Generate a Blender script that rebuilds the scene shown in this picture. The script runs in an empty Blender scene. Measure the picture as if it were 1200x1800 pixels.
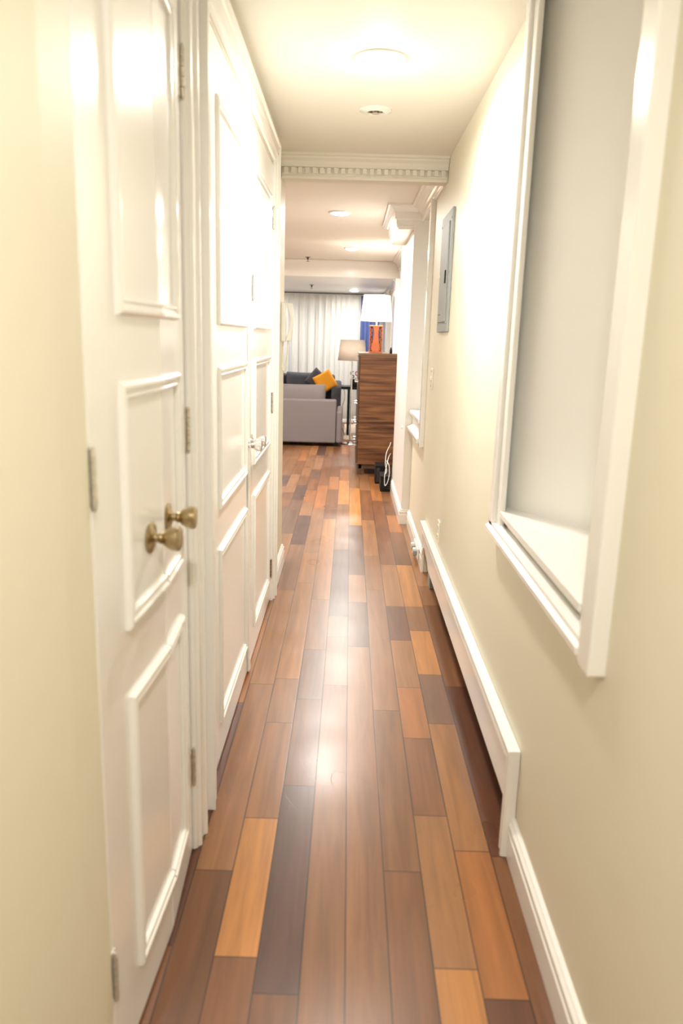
import bpy, bmesh, math, random
from mathutils import Vector, Matrix
random.seed(7)
PI = math.pi
scene = bpy.context.scene
COL = scene.collection

# ------------------------------------------------------------------ camera
F_PX = 1338.2
PITCH, ROLL, YAW = 0.2242, 0.02877, -0.00503
Fv = Vector((math.sin(YAW)*math.cos(PITCH), math.cos(YAW)*math.cos(PITCH), -math.sin(PITCH)))
R0 = Vector((math.cos(YAW), -math.sin(YAW), 0)); U0 = R0.cross(Fv)
Rv = math.cos(ROLL)*R0 + math.sin(ROLL)*U0
Uv = -math.sin(ROLL)*R0 + math.cos(ROLL)*U0
cam = bpy.data.cameras.new('camera'); cam_o = bpy.data.objects.new('camera', cam); COL.objects.link(cam_o)
cam_o.matrix_world = Matrix(((Rv.x, Uv.x, -Fv.x, 0), (Rv.y, Uv.y, -Fv.y, 0), (Rv.z, Uv.z, -Fv.z, 1.5), (0, 0, 0, 1)))
cam.sensor_fit = 'VERTICAL'; cam.sensor_height = 36; cam.lens = 36*F_PX/1800
cam.clip_start = .02
cam.dof.use_dof = True; cam.dof.focus_distance = 4.8; cam.dof.aperture_fstop = 2.6
scene.camera = cam_o
# ------------------------------------------------------------------ light and exposure
EXPOSURE = 0.30
HALL_W, LIVING_W, LAMP_W = 22.0, 44.0, 8.0       # lamp powers
LAMP_COL = (1.0, 0.965, 0.905)
w = bpy.data.worlds.new('world'); scene.world = w; w.use_nodes = True
w.node_tree.nodes['Background'].inputs[0].default_value = (.30, .42, .55, 1)
w.node_tree.nodes['Background'].inputs[1].default_value = 0.5
scene.view_settings.view_transform = 'Standard'; scene.view_settings.look = 'None'
scene.view_settings.gamma = 1; scene.view_settings.use_curve_mapping = False
scene.view_settings.exposure = EXPOSURE

# ------------------------------------------------------------------ materials
def mat(name, col, rough=.5, metal=0, coat=0, bump=0, bscale=200, var=0, vscale=6, spec=.5):
    m = bpy.data.materials.new(name); m.use_nodes = True; nt = m.node_tree; b = nt.nodes['Principled BSDF']
    b.inputs['Base Color'].default_value = (*col, 1); b.inputs['Roughness'].default_value = rough
    b.inputs['Metallic'].default_value = metal; b.inputs['Coat Weight'].default_value = coat
    b.inputs['Coat Roughness'].default_value = .12; b.inputs['Specular IOR Level'].default_value = spec
    tc = nt.nodes.new('ShaderNodeTexCoord')
    n = nt.nodes.new('ShaderNodeTexNoise'); n.inputs['Scale'].default_value = vscale; n.inputs['Detail'].default_value = 4
    nt.links.new(tc.outputs['Object'], n.inputs['Vector'])
    mx = nt.nodes.new('ShaderNodeMix'); mx.data_type = 'RGBA'
    mx.inputs[6].default_value = (*[c*(1-var) for c in col], 1); mx.inputs[7].default_value = (*[min(1, c*(1+var)) for c in col], 1)
    nt.links.new(n.outputs['Fac'], mx.inputs[0]); nt.links.new(mx.outputs[2], b.inputs['Base Color'])
    if bump:
        n2 = nt.nodes.new('ShaderNodeTexNoise'); n2.inputs['Scale'].default_value = bscale
        nt.links.new(tc.outputs['Object'], n2.inputs['Vector'])
        bp = nt.nodes.new('ShaderNodeBump'); bp.inputs['Strength'].default_value = bump; bp.inputs['Distance'].default_value = .002
        nt.links.new(n2.outputs['Fac'], bp.inputs['Height']); nt.links.new(bp.outputs[0], b.inputs['Normal'])
    return m

def emit(name, col, s):
    m = bpy.data.materials.new(name); m.use_nodes = True; nt = m.node_tree; b = nt.nodes['Principled BSDF']
    b.inputs['Base Color'].default_value = (.9, .9, .9, 1)
    b.inputs['Emission Color'].default_value = (*col, 1); b.inputs['Emission Strength'].default_value = s
    return m

M = {}
M['wall'] = mat('wall_paint_beige', (.79, .745, .60), .5, bump=.05, bscale=60, var=.012, vscale=2)
M['ceil'] = mat('ceiling_paint', (.86, .825, .745), .6, bump=.04, bscale=50, var=.01, vscale=2)
M['white'] = mat('gloss_white_paint', (.91, .895, .86), .22, coat=.35, bump=.03, bscale=14, var=.01, vscale=3)
M['recess'] = mat('recess_white_paint', (.87, .855, .82), .4, coat=.1, bump=.03, bscale=20, var=.01, vscale=2)
M['brass'] = mat('antique_brass', (.42, .33, .19), .3, 1, var=.15, vscale=40)
M['hinge'] = mat('worn_hinge_metal', (.62, .57, .48), .4, .55, var=.45, vscale=90)
M['chrome'] = mat('chrome', (.75, .75, .76), .12, 1)
M['steel'] = mat('grey_painted_steel', (.30, .32, .315), .55, 0, bump=.06, bscale=12, var=.04, vscale=8)
M['dsteel'] = mat('dark_metal', (.05, .05, .05), .4, .6)
M['plastic'] = mat('cream_plastic', (.86, .82, .68), .35)
M['wplastic'] = mat('white_plastic', (.86, .85, .80), .3)
M['black'] = mat('black_plastic', (.006, .006, .007), .5, spec=.25)
M['grey_fab'] = mat('grey_sofa_fabric', (.215, .185, .185), .95, bump=.35, bscale=260, var=.10, vscale=120, spec=.2)
M['dark_fab'] = mat('dark_grey_fabric', (.075, .075, .088), .95, bump=.3, bscale=240, var=.1, vscale=90, spec=.2)
M['orange_fab'] = mat('orange_fabric', (.80, .33, .03), .9, bump=.3, bscale=220, var=.08, vscale=60, spec=.2)
M['blue_fab'] = mat('blue_curtain_fabric', (.06, .085, .22), .9, var=.1, vscale=20, spec=.2)
M['terra'] = mat('terracotta', (.56, .15, .055), .55, bump=.2, bscale=90, var=.12, vscale=30)
M['dterra'] = mat('dark_clay_and_cutout_shade', (.035, .015, .012), .35)
M['red'] = mat('red_ceramic', (.45, .03, .03), .35)
M['rug'] = mat('pale_rug', (.62, .50, .42), .95, bump=.5, bscale=150, var=.08, vscale=40)
M['bulb'] = emit('lit_lens', (1, .965, .90), 14)
M['bulb_hall'] = emit('lit_hall_lens', (1, .965, .90), 40)
M['cup_brown'] = mat('dark_brown_cup', (.10, .075, .05), .8)  # dark brown of the sprinkler's centre cup

def shade_mat(name, col, tl=.6):
    m = bpy.data.materials.new(name); m.use_nodes = True; nt = m.node_tree; out = nt.nodes['Material Output']
    nt.nodes.remove(nt.nodes['Principled BSDF'])
    d = nt.nodes.new('ShaderNodeBsdfDiffuse'); t = nt.nodes.new('ShaderNodeBsdfTranslucent'); mx = nt.nodes.new('ShaderNodeMixShader')
    d.inputs[0].default_value = (*col, 1); t.inputs[0].default_value = (*col, 1); mx.inputs[0].default_value = tl
    nt.links.new(d.outputs[0], mx.inputs[1]); nt.links.new(t.outputs[0], mx.inputs[2]); nt.links.new(mx.outputs[0], out.inputs[0])
    return m
M['shade'] = shade_mat('lit_lamp_shade', (.92, .88, .80))

M['shade_grey'] = shade_mat('grey_lamp_shade', (.62, .55, .48), .28)

def sheer_mat():
    m = bpy.data.materials.new('sheer_curtain'); m.use_nodes = True; nt = m.node_tree; out = nt.nodes['Material Output']
    nt.nodes.remove(nt.nodes['Principled BSDF'])
    d = nt.nodes.new('ShaderNodeBsdfDiffuse'); t = nt.nodes.new('ShaderNodeBsdfTranslucent'); mx = nt.nodes.new('ShaderNodeMixShader')
    tr = nt.nodes.new('ShaderNodeBsdfTransparent'); mx2 = nt.nodes.new('ShaderNodeMixShader')
    d.inputs[0].default_value = (.93, .91, .87, 1); t.inputs[0].default_value = (.93, .91, .87, 1); mx.inputs[0].default_value = .35
    mx2.inputs[0].default_value = .20
    nt.links.new(d.outputs[0], mx.inputs[1]); nt.links.new(t.outputs[0], mx.inputs[2])
    nt.links.new(mx.outputs[0], mx2.inputs[1]); nt.links.new(tr.outputs[0], mx2.inputs[2]); nt.links.new(mx2.outputs[0], out.inputs[0])
    return m
M['sheer'] = sheer_mat()

def glass_mat():
    m = bpy.data.materials.new('window_glass'); m.use_nodes = True; b = m.node_tree.nodes['Principled BSDF']
    b.inputs['Transmission Weight'].default_value = 1; b.inputs['Roughness'].default_value = 0; b.inputs['IOR'].default_value = 1.45
    b.inputs['Base Color'].default_value = (.9, .95, 1, 1)
    return m
M['glass'] = glass_mat()

def walnut_mat():
    m = bpy.data.materials.new('walnut_veneer'); m.use_nodes = True; nt = m.node_tree; b = nt.nodes['Principled BSDF']
    tc = nt.nodes.new('ShaderNodeTexCoord'); mp = nt.nodes.new('ShaderNodeMapping'); mp.inputs['Scale'].default_value = (1.0, 1.0, 21)
    n = nt.nodes.new('ShaderNodeTexNoise'); n.inputs['Scale'].default_value = 1.3; n.inputs['Detail'].default_value = 8; n.inputs['Distortion'].default_value = .5
    n.inputs['Roughness'].default_value = .62
    r = nt.nodes.new('ShaderNodeValToRGB'); e = r.color_ramp.elements
    e[0].position = .34; e[0].color = (.05, .016, .007, 1); e[1].position = .66; e[1].color = (.25, .112, .043, 1)
    k = r.color_ramp.elements.new(.5); k.color = (.15, .060, .022, 1)
    L = nt.links.new
    L(tc.outputs['Object'], mp.inputs[0]); L(mp.outputs[0], n.inputs['Vector']); L(n.outputs['Fac'], r.inputs[0]); L(r.outputs[0], b.inputs['Base Color'])
    b.inputs['Roughness'].default_value = .35
    return m
M['walnut'] = walnut_mat()
M['dwalnut_top'] = mat('walnut_edge', (.16, .10, .06), .35, var=.2, vscale=20)
M['dwalnut'] = mat('dark_walnut', (.085, .045, .025), .4, var=.2, vscale=20)

def floor_mat():
    m = bpy.data.materials.new('hardwood_planks'); m.use_nodes = True; nt = m.node_tree; b = nt.nodes['Principled BSDF']; L = nt.links.new
    N = lambda t: nt.nodes.new('ShaderNode'+t)
    def math_(op, a, c=None):
        x = N('Math'); x.operation = op
        for i, v in enumerate((a, c)):
            if v is None: continue
            if hasattr(v, 'links'): L(v, x.inputs[i])
            else: x.inputs[i].default_value = v
        return x.outputs[0]
    at = N('Attribute'); at.attribute_name = 'plank_colour'
    ar = N('Attribute'); ar.attribute_name = 'plank_seed'
    al = N('Attribute'); al.attribute_name = 'plank_length'
    uv = N('UVMap'); uv.uv_map = 'UVMap'; su = N('SeparateXYZ'); L(uv.outputs[0], su.inputs[0])
    tc = N('TexCoord'); mp = N('Mapping'); mp.inputs['Scale'].default_value = (26, 1.6, 1)
    add = N('VectorMath'); add.operation = 'ADD'; cb = N('CombineXYZ')
    L(math_('MULTIPLY', ar.outputs['Fac'], 37.0), cb.inputs[0]); L(math_('MULTIPLY', ar.outputs['Fac'], 91.0), cb.inputs[1])
    L(tc.outputs['Object'], mp.inputs[0]); L(mp.outputs[0], add.inputs[0]); L(cb.outputs[0], add.inputs[1])
    g = N('TexNoise'); g.inputs['Scale'].default_value = 1; g.inputs['Detail'].default_value = 7; g.inputs['Roughness'].default_value = .6; g.inputs['Distortion'].default_value = .5
    L(add.outputs[0], g.inputs['Vector'])
    g2 = N('TexNoise'); g2.inputs['Scale'].default_value = .17; g2.inputs['Detail'].default_value = 3; g2.inputs['Distortion'].default_value = .7; L(add.outputs[0], g2.inputs['Vector'])
    gm = math_('ADD', math_('MULTIPLY', g.outputs['Fac'], .75), math_('MULTIPLY', g2.outputs['Fac'], .55))
    mr = N('MapRange'); mr.inputs[1].default_value = .35; mr.inputs[2].default_value = .95; mr.inputs[3].default_value = .52; mr.inputs[4].default_value = 1.48; mr.clamp = False
    L(gm, mr.inputs[0])
    vm = N('VectorMath'); vm.operation = 'SCALE'; L(at.outputs['Color'], vm.inputs[0]); L(mr.outputs[0], vm.inputs['Scale'])
    # dark hairline joints
    eu = math_('MULTIPLY', math_('MINIMUM', su.outputs[0], math_('SUBTRACT', 1.0, su.outputs[0])), .1085)
    ev = math_('MULTIPLY', math_('MINIMUM', su.outputs[1], math_('SUBTRACT', 1.0, su.outputs[1])), al.outputs['Fac'])
    ed = math_('MINIMUM', eu, ev)
    wn = N('TexNoise'); wn.inputs['Scale'].default_value = 2.2; L(tc.outputs['Object'], wn.inputs['Vector'])
    wd = math_('ADD', math_('MULTIPLY', wn.outputs['Fac'], .0030), .0012)
    jr = N('MapRange'); jr.inputs[1].default_value = .0005; L(ed, jr.inputs[0]); L(wd, jr.inputs[2]); jr.inputs[3].default_value = .10; jr.inputs[4].default_value = 1
    vj = N('VectorMath'); vj.operation = 'SCALE'; L(vm.outputs[0], vj.inputs[0]); L(jr.outputs[0], vj.inputs['Scale'])
    # fine pale scratches in the finish
    dn = N('TexNoise'); dn.inputs['Scale'].default_value = 1.6; L(tc.outputs['Object'], dn.inputs['Vector'])
    dsc = N('VectorMath'); dsc.operation = 'SCALE'; dsc.inputs['Scale'].default_value = .9; L(dn.outputs['Color'], dsc.inputs[0])
    dad = N('VectorMath'); dad.operation = 'ADD'; L(tc.outputs['Object'], dad.inputs[0]); L(dsc.outputs[0], dad.inputs[1])
    vo = N('TexVoronoi'); vo.feature = 'DISTANCE_TO_EDGE'; vo.inputs['Scale'].default_value = 4.5; L(dad.outputs[0], vo.inputs['Vector'])
    vr = N('MapRange'); vr.inputs[1].default_value = 0; vr.inputs[2].default_value = .006; vr.inputs[3].default_value = 1; vr.inputs[4].default_value = 0; L(vo.outputs['Distance'], vr.inputs[0])
    ms = N('MapRange'); ms.inputs[1].default_value = .5; ms.inputs[2].default_value = .66; L(dn.outputs['Fac'], ms.inputs[0])
    scr = math_('MULTIPLY', vr.outputs[0], ms.outputs[0])
    cm = N('Mix'); cm.data_type = 'RGBA'; L(math_('MULTIPLY', scr, .30), cm.inputs[0]); L(vj.outputs[0], cm.inputs[6]); cm.inputs[7].default_value = (.10, .06, .04, 1)
    L(cm.outputs[2], b.inputs['Base Color'])
    # worn satin finish with fine scratches
    sc = N('TexNoise'); sc.inputs['Scale'].default_value = 3.5; sc.inputs['Detail'].default_value = 1; L(tc.outputs['Object'], sc.inputs['Vector'])
    rr = N('MapRange'); rr.inputs[1].default_value = 0; rr.inputs[2].default_value = 1; rr.inputs[3].default_value = .24; rr.inputs[4].default_value = .36
    L(sc.outputs['Fac'], rr.inputs[0]); L(rr.outputs[0], b.inputs['Roughness'])
    bh = math_('SUBTRACT', math_('ADD', math_('MULTIPLY', g.outputs['Fac'], .5), math_('MULTIPLY', jr.outputs[0], .35)), math_('MULTIPLY', scr, .6))
    bp = N('Bump'); bp.inputs['Strength'].default_value = .25; bp.inputs['Distance'].default_value = .001; L(bh, bp.inputs['Height']); L(bp.outputs[0], b.inputs['Normal'])
    return m
M['floor'] = floor_mat()

# ------------------------------------------------------------------ mesh helpers
class MB:
    def __init__(s): s.bm = bmesh.new()
    def box(s, a, b, bev=0, seg=2):
        x0, y0, z0 = a; x1, y1, z1 = b
        v = [s.bm.verts.new(p) for p in ((x0,y0,z0),(x1,y0,z0),(x1,y1,z0),(x0,y1,z0),(x0,y0,z1),(x1,y0,z1),(x1,y1,z1),(x0,y1,z1))]
        f = [s.bm.faces.new([v[i] for i in q]) for q in ((3,2,1,0),(4,5,6,7),(0,1,5,4),(1,2,6,5),(2,3,7,6),(3,0,4,7))]
        if bev:
            es = list({e for q in f for e in q.edges})
            bmesh.ops.bevel(s.bm, geom=es, offset=bev, segments=seg, profile=.5, affect='EDGES')
        return s
    def prism(s, poly, z0, z1, axis='Z'):
        def P(a, b, c): return {'Z': (a, b, c), 'X': (c, a, b), 'Y': (a, c, b)}[axis]
        lo = [s.bm.verts.new(P(a, b, z0)) for a, b in poly]; hi = [s.bm.verts.new(P(a, b, z1)) for a, b in poly]
        n = len(poly); s.bm.faces.new(lo[::-1]); s.bm.faces.new(hi)
        for i in range(n): s.bm.faces.new([lo[i], lo[(i+1) % n], hi[(i+1) % n], hi[i]])
        return s
    def lathe(s, prof, origin=(0, 0, 0), axis=(0, 0, 1), n=32, caps=True):
        ax = Vector(axis).normalized(); q = Vector((0, 0, 1)).rotation_difference(ax); o = Vector(origin); rings = []
        for r, h in prof:
            rings.append([s.bm.verts.new(o + q @ Vector((r*math.cos(2*PI*k/n), r*math.sin(2*PI*k/n), h))) for k in range(n)])
        for a, b in zip(rings, rings[1:]):
            for k in range(n): s.bm.faces.new([a[k], a[(k+1) % n], b[(k+1) % n], b[k]])
        if caps: s.bm.faces.new(rings[0][::-1]); s.bm.faces.new(rings[-1])
        return s
    def tube(s, pts, r, n=8):
        pts = [Vector(p) for p in pts]; rings = []
        for i, p in enumerate(pts):
            t = (pts[min(i+1, len(pts)-1)] - pts[max(i-1, 0)]).normalized()
            a = t.cross(Vector((0, 0, 1)));
            if a.length < 1e-3: a = t.cross(Vector((0, 1, 0)))
            a.normalize(); b = t.cross(a)
            rings.append([s.bm.verts.new(p + r*(a*math.cos(2*PI*k/n) + b*math.sin(2*PI*k/n))) for k in range(n)])
        for a, b in zip(rings, rings[1:]):
            for k in range(n): s.bm.faces.new([a[k], a[(k+1) % n], b[(k+1) % n], b[k]])
        s.bm.faces.new(rings[0][::-1]); s.bm.faces.new(rings[-1])
        return s
    def sweep(s, prof, path, closed=False, up='Z'):
        """prof: closed polygon of (out, along up); path: horizontal polyline, 'out' is to its left."""
        P = [Vector(p) for p in path]; n = len(P); rings = []
        for i in range(n):
            d0 = (P[i]-P[i-1]).normalized() if (i > 0 or closed) else None
            d1 = (P[(i+1) % n]-P[i]).normalized() if (i < n-1 or closed) else None
            if d0 is None: d0 = d1
            if d1 is None: d1 = d0
            n0 = Vector((-d0.y, d0.x)); n1 = Vector((-d1.y, d1.x)); m = (n0+n1); m = m/m.length; m = m/max(.2, m.dot(n0))
            rings.append([s.bm.verts.new((P[i].x+m.x*o, P[i].y+m.y*o, h)) for o, h in prof])
        k = len(prof)
        for i in range(n if closed else n-1):
            a, b = rings[i], rings[(i+1) % n]
            for j in range(k): s.bm.faces.new([a[j], b[j], b[(j+1) % k], a[(j+1) % k]])
        if not closed: s.bm.faces.new(rings[0]); s.bm.faces.new(rings[-1][::-1])
        return s
    def frame(s, x0, x1, z0, z1, prof, sides='LTRB', y=0):
        """mitred moulding on the plane y, facing -y. prof: (inward, height)."""
        c = {'L': ((x0,z0),(x0,z1),(1,0)), 'T': ((x0,z1),(x1,z1),(0,-1)), 'R': ((x1,z1),(x1,z0),(-1,0)), 'B': ((x1,z0),(x0,z0),(0,1))}
        order = 'LTRB'
        for sd in sides:
            a, b, inn = c[sd]; d = Vector(b)-Vector(a); L = d.length; d.normalize()
            i = order.index(sd); ma = order[i-1] in sides; mb = order[(i+1) % 4] in sides
            ra, rb = [], []
            for o, h in prof:
                pa = Vector(a)+Vector(inn)*o + (d*o if ma else Vector((0,0))); pb = Vector(b)+Vector(inn)*o - (d*o if mb else Vector((0,0)))
                ra.append(s.bm.verts.new((pa.x, y-h, pa.y))); rb.append(s.bm.verts.new((pb.x, y-h, pb.y)))
            k = len(prof)
            for j in range(k): s.bm.faces.new([ra[j], ra[(j+1) % k], rb[(j+1) % k], rb[j]])
            s.bm.faces.new(ra[::-1]); s.bm.faces.new(rb)
        return s
    def build(s, name, m, parent=None, smooth=False, bevel=0, sub=0, angle=.6):
        bmesh.ops.recalc_face_normals(s.bm, faces=s.bm.faces)
        me = bpy.data.meshes.new(name); s.bm.to_mesh(me); s.bm.free()
        for mm in (m if isinstance(m, (list, tuple)) else [m]): me.materials.append(mm)
        o = bpy.data.objects.new(name, me); COL.objects.link(o)
        if parent: o.parent = parent
        if smooth:
            for p in me.polygons: p.use_smooth = True
            if not sub:
                try: me.set_sharp_from_angle(angle=angle)
                except Exception: pass
        if bevel:
            b = o.modifiers.new('bevel', 'BEVEL'); b.width = bevel; b.segments = 2; b.limit_method = 'ANGLE'
        if sub:
            b = o.modifiers.new('sub', 'SUBSURF'); b.levels = sub; b.render_levels = sub
        return o

def tag(o, label=None, cat=None, group=None, kind=None):
    if label: o['label'] = label
    if cat: o['category'] = cat
    if group: o['group'] = group
    if kind: o['kind'] = kind
    return o
def empty(name, loc=(0, 0, 0), rz=0, **k):
    o = bpy.data.objects.new(name, None); COL.objects.link(o); o.location = loc; o.rotation_euler = (0, 0, rz); o.empty_display_size = .05
    return tag(o, **k)
def copy_tree(o, parent=None):
    c = o.copy(); COL.objects.link(c)
    if parent: c.parent = parent
    for ch in list(o.children):
        copy_tree(ch, c)
    return c
def S(o, label, cat): return tag(o, label, cat, kind='structure')
def smoothpts(pts, n=6):
    P = [Vector(p) for p in pts]; out = []
    for i in range(len(P)-1):
        a, b, c, d = P[max(i-1, 0)], P[i], P[i+1], P[min(i+2, len(P)-1)]
        for k in range(n):
            t = k/n; out.append(.5*((2*b)+(c-a)*t+(2*a-5*b+4*c-d)*t*t+(3*b-a-3*c+d)*t**3))
    return out+[P[-1]]

XL, XR, CZ = -.425, .53, 2.51
LW = PI/2      # things on the left wall: local x -> world +Y, local -y faces the hall
RW = -PI/2     # things on the right wall: local x -> world -Y

# ------------------------------------------------------------------ floor
PW = .1085; S0 = .033
C_med = (.235, .103, .040); C_brown = (.180, .072, .027); C_dark = (.115, .042, .021); C_purp = (.098, .046, .032)
C_tan = (.30, .135, .048); C_orange = (.31, .118, .034); C_light = (.46, .195, .052); C_pink = (.245, .115, .052); C_gray = (.155, .078, .046)
listed = {  # column : [(y start, y end, colour)]
 -5: [(-.2, 1.62, C_brown), (1.62, 2.93, C_dark), (2.93, 3.9, C_orange), (3.9, 5.1, C_pink)],
 -4: [(.6, 1.9, C_brown), (1.9, 3.11, C_med), (3.11, 4.4, C_tan), (4.4, 5.45, C_pink), (5.45, 6.4, C_purp), (6.4, 6.95, C_pink)],
 -3: [(.9, 1.59, C_brown), (1.59, 2.15, C_light), (2.15, 2.77, C_med), (2.77, 3.17, C_pink), (3.17, 4.55, C_tan), (4.55, 5.25, C_tan), (5.25, 6.7, C_pink), (6.7, 7.8, C_orange), (7.8, 8.9, C_brown)],
 -2: [(.7, 1.485, C_brown), (1.485, 2.335, C_purp), (2.335, 2.98, C_brown), (2.98, 3.51, C_gray), (3.51, 4.25, C_pink), (4.25, 6.3, C_tan), (6.3, 7.6, C_brown)],
 -1: [(.8, 3.12, C_med), (3.12, 3.68, C_pink), (3.68, 3.98, C_pink), (3.98, 5.35, C_purp), (5.35, 6.0, C_pink), (6.0, 6.9, C_pink), (6.9, 8.1, C_light)],
 0: [(1.0, 3.56, C_med), (3.56, 4.22, C_gray), (4.22, 4.75, C_pink), (4.75, 6.1, C_gray), (6.1, 7.7, C_light), (7.7, 9.2, C_pink)],
 1: [(.9, 1.92, C_brown), (1.92, 2.90, C_med), (2.90, 4.45, C_pink), (4.45, 5.2, C_med), (5.2, 6.3, C_tan), (6.3, 7.6, C_brown), (7.6, 8.8, C_pink)],
 2: [(.8, 1.575, C_light), (1.575, 2.19, C_tan), (2.19, 2.68, C_brown), (2.68, 3.12, C_orange), (3.12, 3.66, C_tan), (3.66, 4.17, C_dark), (4.17, 5.0, C_tan), (5.0, 6.0, C_brown), (6.0, 7.1, C_brown), (7.1, 8.4, C_orange)],
 3: [(.8, 1.49, C_dark), (1.49, 2.02, C_orange), (2.02, 2.80, C_tan), (2.80, 3.26, C_gray), (3.26, 3.80, C_light), (3.80, 4.17, C_med), (4.17, 5.0, C_light), (5.0, 5.9, C_brown), (5.9, 6.5, C_orange), (6.5, 7.6, C_brown), (7.6, 8.6, C_orange)],
 4: [(.8, 2.0, C_brown), (2.0, 3.14, C_dark), (3.14, 4.2, C_brown), (4.2, 4.55, C_med), (4.55, 5.4, C_tan), (5.4, 6.7, C_pink)],
 5: [(.8, 3.0, C_brown), (3.0, 4.4, C_dark), (4.4, 5.3, C_tan), (5.3, 6.3, C_orange)],
}
palette = [C_med, C_brown, C_tan, C_pink, C_med, C_purp, C_orange, C_pink, C_med, C_brown, C_brown, C_gray]
bm = bmesh.new(); uvl = bm.loops.layers.uv.new('UVMap'); cl = bm.loops.layers.float_color.new('plank_colour')
sl = bm.faces.layers.float.new('plank_seed'); ll = bm.faces.layers.float.new('plank_length')
def plank(k, y0, y1, c, xa=None, xb=None):
    x0, x1 = S0+PW*k, S0+PW*(k+1); j = 1+random.uniform(-.07, .07)
    f = bm.faces.new([bm.verts.new(p) for p in ((x0, y0, 0), (x1, y0, 0), (x1, y1, 0), (x0, y1, 0))])
    for l, q in zip(f.loops, ((0, 0), (1, 0), (1, 1), (0, 1))):
        l[uvl].uv = q; l[cl] = (c[0]*j, c[1]*j, c[2]*j, 1)
    f[sl] = random.random(); f[ll] = y1-y0
for k in range(-42, 8):
    rows = list(listed.get(k, []))
    ya = rows[0][0] if rows else -1.6
    yb = rows[-1][1] if rows else -1.6
    y = -1.6
    while rows and y < ya:
        y2 = min(ya, y+random.uniform(.5, 1.2));
        if ya-y2 < .25: y2 = ya
        plank(k, y, y2, random.choice(palette)); y = y2
    for r in rows: plank(k, *r)
    y = yb if rows else -1.6
    while y < 14.6:
        y2 = y+random.uniform(.45, 1.3); plank(k, y, y2, random.choice(palette)); y = y2
me = bpy.data.meshes.new('floor'); bm.to_mesh(me); bm.free(); me.materials.append(M['floor'])
fl = bpy.data.objects.new('floor', me); COL.objects.link(fl)
S(fl, 'mixed-tone hardwood plank floor running down the hallway', 'floor')

# ------------------------------------------------------------------ ceiling and walls
c = MB(); c.box((-4.6, -1.7, CZ), (1.4, 14.6, CZ+.15)); S(c.build('ceiling', M['ceil']), 'cream painted flat ceiling of hallway and living room', 'ceiling')
c = MB(); c.box((-4.5, 10.56, 2.29), (.9, 14.5, CZ), .012); S(c.build('ceiling_soffit', M['recess']), 'dropped cream ceiling soffit before the curtained window', 'ceiling')
# header the dentil crown sits on
c = MB(); c.box((XL-.02, 4.68, 2.39), (XR+.02, 4.80, CZ)); S(c.build('trim_1', M['ceil']), 'shallow ceiling header across the end of the hallway', 'ceiling beam')

T5 = math.tan(math.radians(5))  # slight flare of the near walls, shaped so they catch more light
# right wall
c = MB()
c.prism([(XR, 1.57), (XR, 1.32), (XR+2.92*T5, -1.6), (1.4, -1.6), (1.4, 1.57)], 0, CZ)
c.box((XR, 1.57, 0), (1.4, 2.10, .90)); c.box((XR+.02, 1.57, .90), (1.4, 2.56, .93))
c.box((XR, 2.10, .14), (1.4, 2.62, .90)); c.box((.60, 2.10, 0), (1.4, 2.62, .14))
c.prism([(XR, 2.62), (XR, 2.50), (.532, 2.50), (.532, 2.60), (1.4, 2.60), (1.4, 2.62)], .90, CZ)
c.box((XR, 2.62, .14), (1.4, 4.86, CZ)); c.box((.60, 2.62, 0), (1.4, 4.86, .14))
c.box((XR, 4.86, 0), (1.4, 5.40, CZ))
c.box((XR, 5.40, 0), (1.4, 6.2, .93))
c.box((XR, 5.40, 2.40), (1.4, 6.2, CZ))
S(c.build('wall_right', M['wall']), 'right hallway wall in beige paint with two deep recesses', 'wall')
# recess linings
c = MB()
c.prism([(.532, 2.56), (.534, 2.56), (1.03, 1.827), (1.03, 1.57), (1.06, 1.57), (1.06, 1.85), (.56, 2.62), (.532, 2.62)], .94, CZ)
S(c.build('wall_recess', M['recess']), 'slanting white back panel inside the large near recess', 'wall')
c = MB(); c.box((.95, 5.40, .93), (1.0, 6.2, 2.40)); c.box((XR+.01, 5.40, .95), (.95, 5.43, 2.40))
S(c.build('wall_recess.001', M['recess']), 'white lining of the small far recess beside the pier', 'wall')
c = MB(); c.box((.465, 6.2, 0), (1.4, 7.64, CZ))
S(c.build('wall_pier', M['recess']), 'white painted pier projecting past the small far recess', 'wall')
c = MB(); c.box((.62, 7.64, 0), (1.4, 14.6, CZ))
S(c.build('wall_right.001', M['recess']), 'living room side wall in white behind the walnut dresser', 'wall')
for i, y in enumerate((8.45, 10.3, 12.3)):
    c = MB(); c.box((.565, y, 0), (.63, y+.45, 2.40 if i == 0 else 2.28), .008)
    S(c.build('trim_%d' % (2+i), M['white']), ('flat white pilaster on the side wall behind the dresser', 'flat white pilaster on the side wall past the table lamp', 'flat white pilaster on the side wall nearest the blue curtain')[i], 'pilaster')
# bulkhead on the pier
c = MB(); c.box((.345, 6.22, 2.335), (.62, 7.25, CZ)); S(c.build('ceiling_bulkhead', M['ceil']), 'small boxed bulkhead at the ceiling over the pier', 'bulkhead')
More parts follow.
